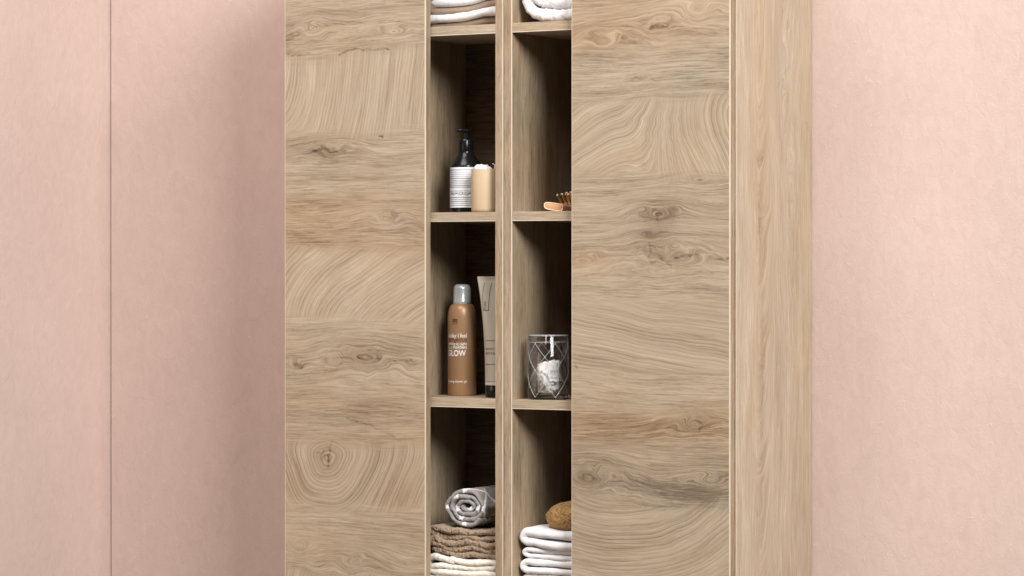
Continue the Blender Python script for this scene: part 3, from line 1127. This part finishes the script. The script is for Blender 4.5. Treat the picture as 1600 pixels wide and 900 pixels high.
def on_tube(s, z, out=0.0004):
    """point on the front of the tube, s metres right of its middle"""
    a, b = tube_half(z)
    t = np.clip(s / a, -0.98, 0.98)
    p = TO_RIGHT * s + TO_CAM * (b * math.sqrt(1 - t * t) + out)
    return (tc[0] + p[0], tc[1] + p[1], z)


def tube_line(pts, w, name='print_line', mat='ink'):
    """flat printed line through (s, z) points"""
    q = catmull(pts, 24) if len(pts) > 2 else np.linspace(pts[0], pts[1], 24)
    t = np.gradient(q, axis=0)
    t /= np.linalg.norm(t, axis=1, keepdims=True)
    nr = np.stack([-t[:, 1], t[:, 0]], -1)
    P = np.zeros((len(q), 2, 3))
    for i in range(len(q)):
        for j, sg in enumerate((-1, 1)):
            s, z = q[i] + nr[i] * w * 0.5 * sg
            P[i, j] = on_tube(s, z)
    return mesh_obj(name, grid_mesh(name, P), M[mat], tube)


for z in (0.9783, 0.9373, 0.9075):
    tube_line([(-0.0192, z), (0.0192, z)], 0.0009 if z > 0.91 else 0.0005)
# pale band above the cap
P = np.zeros((30, 2, 3))
for i, s in enumerate(np.linspace(-0.0197, 0.0197, 30)):
    P[i, 0], P[i, 1] = on_tube(s, 0.9022, 0.0003), on_tube(s, 0.9066, 0.0003)
mesh_obj('pale_band', grid_mesh('pale_band', P), M['tube_pale'], tube)
# pointed flag outline near the top
tube_line([(-0.0205, 1.0785), (-0.0232, 1.066), (-0.0240, 1.052), (-0.0236, 1.0385), (-0.0232, 1.0300)], 0.0007)
tube_line([(-0.0080, 1.0785), (-0.0115, 1.064), (-0.0130, 1.050), (-0.0138, 1.038), (-0.0140, 1.0300)], 0.0009)
tube_line([(-0.0234, 1.0302), (-0.0138, 1.0302)], 0.0009)


def tube_text(body, width, s0, z, height, upright_=False, mat='ink'):
    me, co = text_points(body, 1.0, 0, 0.0)
    w = co[:, 0].max() - co[:, 0].min()
    co = np.stack([(co[:, 0] - co[:, 0].min()) * width / w, co[:, 1] * height / co[:, 1].max()], -1)
    out = np.zeros((len(co), 3))
    for i, (u, h) in enumerate(co):
        out[i] = on_tube(s0 - h, z + u) if upright_ else on_tube(s0 + u, z + h)
    me.vertices.foreach_set('co', out.astype(np.float32).ravel())
    me.update()
    return mesh_obj('lettering', me, M[mat], tube)


tube_text('PURE', 0.0140, -0.0188, 1.0320, 0.0030, True)
tube_text('BODY LOTION', 0.036, -0.0185, 0.9625, 0.0032)
tube_text('BOTANICALS', 0.036, -0.0185, 0.9545, 0.0038)


# ------------------------------------------------------------------ bay three, right: cut glass tumblers
def tumbler(c, R, h, label, helices, seed):
    t = thing('glass_tumbler', label, 'glass', (*c, zC))
    w = 0.0022
    z0 = zC + 0.0002
    body = lathe('body', [(0, z0), (R * 0.90, z0), (R * 0.97, z0 + 0.002), (R, z0 + 0.007), (R, z0 + h - 0.0008), (R - w * 0.3, z0 + h), (R - w * 0.7, z0 + h),
                          (R - w, z0 + h - 0.0008), (R - w, z0 + 0.010), (R - w - 0.003, z0 + 0.0072), (0, z0 + 0.0070)], *c, M['glass'], t, 72, 50)
    zt, zb = z0 + h - 0.012, z0 + 0.004
    gr = []
    for k in range(helices):
        for sg in (-1, 1):
            f = np.linspace(0, 1, 40)
            a = 2 * np.pi * k / helices + 0.35 + sg * f * (zt - zb) / (R * 1.26)
            pts = np.stack([c[0] + (R + 0.0001) * np.cos(a), c[1] + (R + 0.0001) * np.sin(a), zb + f * (zt - zb)], -1)
            gr.append(tube_pts(pts, 0.00055, 6))
    # ring above the diamonds, rim bead
    a = np.linspace(0, 2 * np.pi, 73)
    for zz, rr in ((zt + 0.0008, 0.0006), (z0 + h, 0.0009)):
        gr.append(tube_pts(np.stack([c[0] + (R - (0.001 if rr > 0.0008 else 0)) * np.cos(a), c[1] + (R - (0.001 if rr > 0.0008 else 0)) * np.sin(a), np.full(73, zz)], -1), rr, 6))
    smooth(mesh_obj('cut_lines', join_grids('cut_lines', gr), M['cut'], t))
    return t


tumbler((0.0668, 0.0370), 0.0345, 0.1085, 'cut glass tumbler with a diamond pattern, holding a crumpled white wad', 6, 1)
wd = lump('cotton_wad', (0.0680, 0.0370, 0.9160), (0.0288, 0.0270, 0.0262), M['cotton'], 23, 0.24, 105.0, 5, ridged=True, base=zC + 0.0078)
co = np.array([v.co[:] for v in wd.data.vertices])
pk = np.exp(-(((co - np.array([0.080, 0.034, 0.938])) / 0.012) ** 2).sum(1))
for v, k_ in zip(wd.data.vertices, pk):
    v.co.z += 0.006 * k_
    v.co.x += 0.007 * k_
tag(rebase(wd, (0.0688, 0.037, zC + 0.0078)), 'crumpled white wad inside the cut glass tumbler', 'cotton')

# ------------------------------------------------------------------ bay two, right: wooden hairbrush
h0 = np.array([0.0885, 0.0160])
h1 = np.array([0.0790, 0.1100])
ax = (h1 - h0) / np.linalg.norm(h1 - h0)
brush = thing('hairbrush', 'wooden hairbrush lying with amber pins upward, handle end to the front', 'hairbrush', (h0[0], h0[1], zB))


def brush_body():
    # stations along the brush: distance, half width, half height, centre height
    st = [(0.000, 0.0120, 0.0040, 0.0076), (0.0008, 0.0150, 0.0058, 0.0076), (0.003, 0.0166, 0.0068, 0.0076), (0.02, 0.0160, 0.0068, 0.0076), (0.042, 0.0120, 0.0062, 0.0070),
          (0.056, 0.0140, 0.0056, 0.0060), (0.070, 0.0250, 0.0050, 0.0052), (0.095, 0.0320, 0.0048, 0.0050), (0.130, 0.0310, 0.0048, 0.0050), (0.152, 0.0220, 0.0046, 0.0050), (0.160, 0.0060, 0.0030, 0.0050)]
    a = np.linspace(0, 2 * np.pi, 32, endpoint=False)
    # across the brush, facing the camera at the handle end
    g = []
    for d, hw, hh, zc in st:
        f = min(1.0, d / 0.05)
        side = TO_RIGHT[:2] * (1 - f) + np.array([ax[1], -ax[0]]) * f
        side /= np.linalg.norm(side)
        cth = np.sign(np.cos(a)) * np.abs(np.cos(a)) ** 0.55
        sth = np.sign(np.sin(a)) * np.abs(np.sin(a)) ** 0.55
        row = np.zeros((32, 3))
        row[:, :2] = h0 + ax * d + (cth * hw)[:, None] * side
        row[:, 2] = zB + zc + sth * hh - (cth * 0.0022 if d < 0.05 else 0)
        g.append(row)
    return join_grids('body', [np.array(g)])


bmh = smooth(mesh_obj('body', brush_body(), M['peach'], brush))
auto_smooth(bmh, 55)
# pale rounded edge round the handle end
a = np.linspace(0, 2 * np.pi, 49)
cth = np.sign(np.cos(a)) * np.abs(np.cos(a)) ** 0.55
sth = np.sign(np.sin(a)) * np.abs(np.sin(a)) ** 0.55
pts = np.zeros((49, 3))
pts[:, :2] = h0 + ax * 0.0006 + (cth * 0.0152)[:, None] * TO_RIGHT[:2]
pts[:, 2] = zB + 0.0078 + sth * 0.0058 - cth * 0.0022
smooth(mesh_obj('handle_rim', join_grids('handle_rim', [tube_pts(pts, 0.0011, 6)]), M['peach_rim'], brush))
# oval rubber cushion
hc = h0 + ax * 0.110
bm = bmesh.new()
bmesh.ops.create_uvsphere(bm, u_segments=32, v_segments=12, radius=1.0)
sd2 = np.array([ax[1], -ax[0]])
for v in bm.verts:
    p = hc + ax * (v.co.x * 0.046) + sd2 * (v.co.y * 0.028)
    v.co = (p[0], p[1], zB + 0.0100 + max(v.co.z, -0.3) * 0.0060)
smooth(mesh_obj('cushion', from_bm(bm, 'cushion'), M['rubber'], brush))
# one pin, shared by all
L = 0.0185
prof = [(0, 0), (0.0026, 0), (0.0027, 0.0024), (0.0018, 0.0032), (0.0016, 0.0050), (0.0014, L - 0.002), (0.0018, L - 0.001), (0.0022, L + 0.0008), (0.0017, L + 0.0024), (0, L + 0.0030)]
ang = np.linspace(0, 2 * np.pi, 8, endpoint=False)
P = np.array([[(r_ * math.cos(t), r_ * math.sin(t), z_) for t in ang] for r_, z_ in prof])
pin_me = join_grids('pin', [P])
pin_me.materials.append(M['pin'])
pin_me.materials.append(M['pin_base'])
for p in pin_me.polygons:
    if p.center.z < 0.0026 or p.center.z > L:
        p.material_index = 1
for i in range(6):
    for j in range(5):
        u = (i - 2.5) / 2.5 * 0.036 + (0.003 if j % 2 else -0.003)
        w = (j - 2) / 2 * 0.021
        if (u / 0.046) ** 2 + (w / 0.028) ** 2 > 0.95:
            continue
        hgt = 0.0060 * math.sqrt(max(0.02, 1 - (u / 0.046) ** 2 - (w / 0.028) ** 2))
        p = hc + ax * u + sd2 * w
        o = bpy.data.objects.new('pin', pin_me)
        o.location = (p[0] - h0[0], p[1] - h0[1], 0.0100 + hgt - 0.0004)
        tilt = Vector((*(ax * (u * 13) + sd2 * (w * 20)), 1.0))
        o.rotation_euler = tilt.to_track_quat('Z', 'Y').to_euler()
        o.parent = brush
        COL.objects.link(o)

# ------------------------------------------------------------------ towels, top left: four thin folded cloths
zA = SHELF_TOPS[0]
XR = -0.0190


def flat_towel(x0, zl, zm, zr, th, y0, mat, label, seed, z_end=None, n=110):
    path = [(x0, zl), (x0 + 0.035, zl + 0.0005), (x0 + 0.075, zm), (x0 + 0.110, (zm + zr) / 2 + 0.0012), (XR - 0.004, zr)]
    o = cloth_ribbon('folded_towel', path, th, y0, 0.175, mat, None, n, 20, 0.0005, seed, 0.00025, front_wave=0.002)
    return tag(rebase(o, ((x0 + XR) / 2, (y0 + 0.175) / 2, zl - th / 2)), label, 'towel', 'cloths stacked on the top left shelf')


flat_towel(-0.1700, zA + 0.0050, zA + 0.0062, zA + 0.0112, 0.0098, 0.036, M['brown'], 'lowest brown cloth of the top left stack, lying on the shelf', 5)
flat_towel(-0.1730, zA + 0.0165, zA + 0.0185, zA + 0.0262, 0.0146, 0.026, M['white'], 'white cloth sandwiched between the two brown cloths', 6)
flat_towel(-0.1695, zA + 0.0295, zA + 0.0315, zA + 0.0410, 0.0128, 0.034, M['brown'], 'upper brown cloth sandwiched between two white cloths', 7)
flat_towel(-0.1660, zA + 0.0440, zA + 0.0456, zA + 0.0565, 0.0155, 0.028, M['white'], 'topmost white cloth of the top left stack', 8)

# ------------------------------------------------------------------ top right: rolled fluffy towel
path = [(0.125, zA + 0.052), (0.095, zA + 0.050), (0.080, zA + 0.044), (0.090, zA + 0.034), (0.125, zA + 0.031), (0.090, zA + 0.0315), (0.064, zA + 0.036), (0.0565, zA + 0.050),
        (0.068, zA + 0.072), (0.130, zA + 0.074), (0.152, zA + 0.048), (0.146, zA + 0.020), (0.110, zA + 0.0112), (0.075, zA + 0.0115), (0.050, zA + 0.0170), (0.0378, zA + 0.034), (0.0370, zA + 0.058), (0.050, zA + 0.084), (0.090, zA + 0.096), (0.140, zA + 0.094)]
o = cloth_ribbon('rolled_towel', path, 0.0205, 0.012, 0.185, M['white'], None, 420, 26, 0.0016, 31, 0.0013, front_wave=0.004, fine=260.0)
tag(rebase(o, (0.095, 0.09, zA)), 'fluffy white rolled towel on the upper right shelf', 'towel')

# ------------------------------------------------------------------ bottom left: three towels, one on the other
zD = SHELF_TOPS[3]
path = [(-0.190, zD + 0.005), (-0.140, zD + 0.0055), (-0.08, zD + 0.0055), (-0.030, zD + 0.006), (-0.0245, zD + 0.0125), (-0.034, zD + 0.0175), (-0.09, zD + 0.0155),
        (-0.150, zD + 0.0160), (-0.160, zD + 0.021), (-0.150, zD + 0.0262), (-0.10, zD + 0.0255), (-0.04, zD + 0.0268), (-0.0255, zD + 0.0315), (-0.034, zD + 0.0372),
        (-0.085, zD + 0.0345), (-0.120, zD + 0.0385), (-0.150, zD + 0.0425), (-0.165, zD + 0.0400), (-0.1705, zD + 0.0300), (-0.1725, zD + 0.0180)]
# outer sheet of the cream towel comes down its left side
path = path[:-4] + [(-0.112, zD + 0.0345), (-0.140, zD + 0.0395), (-0.153, zD + 0.0425), (-0.164, zD + 0.039), (-0.1685, zD + 0.028), (-0.1700, zD + 0.0155)]
o = cloth_ribbon('folded_towel', path, 0.0104, 0.016, 0.175, M['cream'], None, 380, 22, 0.0010, 51, 0.0006, front_wave=0.003)
tag(rebase(o, (-0.095, 0.09, zD)), 'thick cream towel folded at the bottom of the lower left stack', 'towel', 'towels stacked in the lower left bay')
# close the hollow left by the fold
BX, BZ = -0.096, zD + 0.0435


def bz(u):     # top of the cream towel under the brown one
    return np.interp(u, [-0.17, -0.15, -0.12, -0.09, -0.03], [0.0480, 0.0475, 0.0430, 0.0405, 0.0425]) + zD


def waffle_path():
    pts = []
    L_, R_ = -0.158, -0.030
    rows = [0.0065, 0.0165, 0.0265, 0.0365, 0.0475]
    for i, hgt in enumerate(rows):
        xs = np.linspace(L_ + 0.003 * (i % 3), R_ - 0.002 * (i % 2), 9)
        if i % 2:
            xs = xs[::-1]
        for j, x in enumerate(xs):
            sag = 0.0038 * math.sin(x * 80 + i * 0.5 + 1.2) + 0.0012 * math.sin(x * 230 + i * 2.0)
            bow = -0.004 * (1 - abs((x + 0.094) / 0.064)) * (i / 4.0)
            base = float(bz(x)) * (1 - 0.0) - zD
            base = base * (1 - i / 6.0) + 0.0425 * (i / 6.0)
            pts.append((x, zD + base + hgt + sag * (0.25 + 0.75 * math.sin(math.pi * min(1, (i + 0.5) / 4.5))) + bow))
        if i < len(rows) - 1:
            xe = (R_ + 0.006) if i % 2 == 0 else (L_ - 0.005)
            pts.append((xe, pts[-1][1] + 0.0050))
    return pts


o = cloth_ribbon('folded_towel', waffle_path(), 0.0106, 0.022, 0.175, M['waffle'], None, 700, 18, 0.0012, 61, 0.0012, front_wave=0.004, fine=330.0)
tag(rebase(o, (-0.095, 0.09, zD + 0.043)), 'brown waffle towel folded in many layers under the grey roll', 'towel', 'towels stacked in the lower left bay')

# grey roll: spiral seen end on
turns = 3.7
t_ = np.linspace(0.06, 1, 110)
aa = 2 * np.pi * turns * t_
rx = 0.0040 + (0.0445 - 0.0040) * t_
rz = 0.0016 + (0.0300 - 0.0016) * t_
ph0 = -5.2
cxr, czr = -0.0930, 0.6912
jit = 1 + 0.045 * np.sin(aa * 2.3 + 1) + 0.035 * np.sin(aa * 3.7) + 0.02 * np.sin(aa * 6.1)
path = [(cxr + x * math.cos(a + ph0) * j_, czr + z * math.sin(a + ph0) * j_) for a, x, z, j_ in zip(aa, rx, rz, jit)]
o = cloth_ribbon('rolled_towel', path, 0.0070, 0.026, 0.185, M['striped'], None, 620, 26, 0.0014, 71, 0.0007, front_wave=0.003)
tag(rebase(o, (cxr, 0.105, 0.658)), 'grey rolled towel with crossing white lines, on the brown waffle towel', 'towel', 'towels stacked in the lower left bay')


# ------------------------------------------------------------------ bottom right: white towels and the sponge
def fold(xl, zlo, zhi, th, label, seed, y0, drop, xr=0.188, tuck=0.0):
    """towel folded once: the fold is at the left, two layers run to the right"""
    zm = (zlo + zhi) / 2
    rr = (zhi - zlo) / 2 - th / 2
    path = [(xr, zlo + th / 2 - drop), (0.130, zlo + th / 2 - drop * 0.75), (0.075, zlo + th / 2 - drop * 0.35), (xl + 0.028, zlo + th / 2 + tuck), (xl + 0.012 + rr * 0.3, zm - rr * 0.95 + tuck),
            (xl + th / 2, zm), (xl + 0.010 + rr * 0.3, zm + rr * 1.0), (xl + 0.026, zhi - th / 2 + 0.0006), (0.075, zhi - th / 2 - drop * 0.35), (0.130, zhi - th / 2 - drop * 0.75), (xr, zhi - th / 2 - drop)]
    o = cloth_ribbon('folded_towel', path, th, y0, 0.170, M['white'], None, 240, 18, 0.0008, seed, 0.0003, front_wave=0.003)
    return tag(rebase(o, ((xl + xr) / 2, 0.09, zlo)), label, 'towel', 'white towels stacked in the lower right bay')


fold(0.0215, zD + 0.0005, zD + 0.0215, 0.0100, 'lowest white towel of the lower right stack', 81, 0.020, 0.000)
fold(0.0185, zD + 0.0222, zD + 0.0478, 0.0120, 'white towel second from the bottom of the lower right stack', 82, 0.016, 0.0008)
fold(0.0215, zD + 0.0485, zD + 0.0668, 0.0088, 'white towel second from the top of the lower right stack', 83, 0.021, 0.0022)
fold(0.0195, zD + 0.0672, zD + 0.1000, 0.0150, 'topmost white towel of the lower right stack, under the sponge', 84, 0.014, 0.0050, tuck=0.002)
sg_ = lump('sponge', (0.0985, 0.066, 0.6785), (0.0480, 0.042, 0.0270), M['sponge'], 91, 0.035, 70.0, 5)
tag(rebase(sg_, (0.0985, 0.066, 0.652)), 'brown natural sponge resting on the white towels', 'sponge')
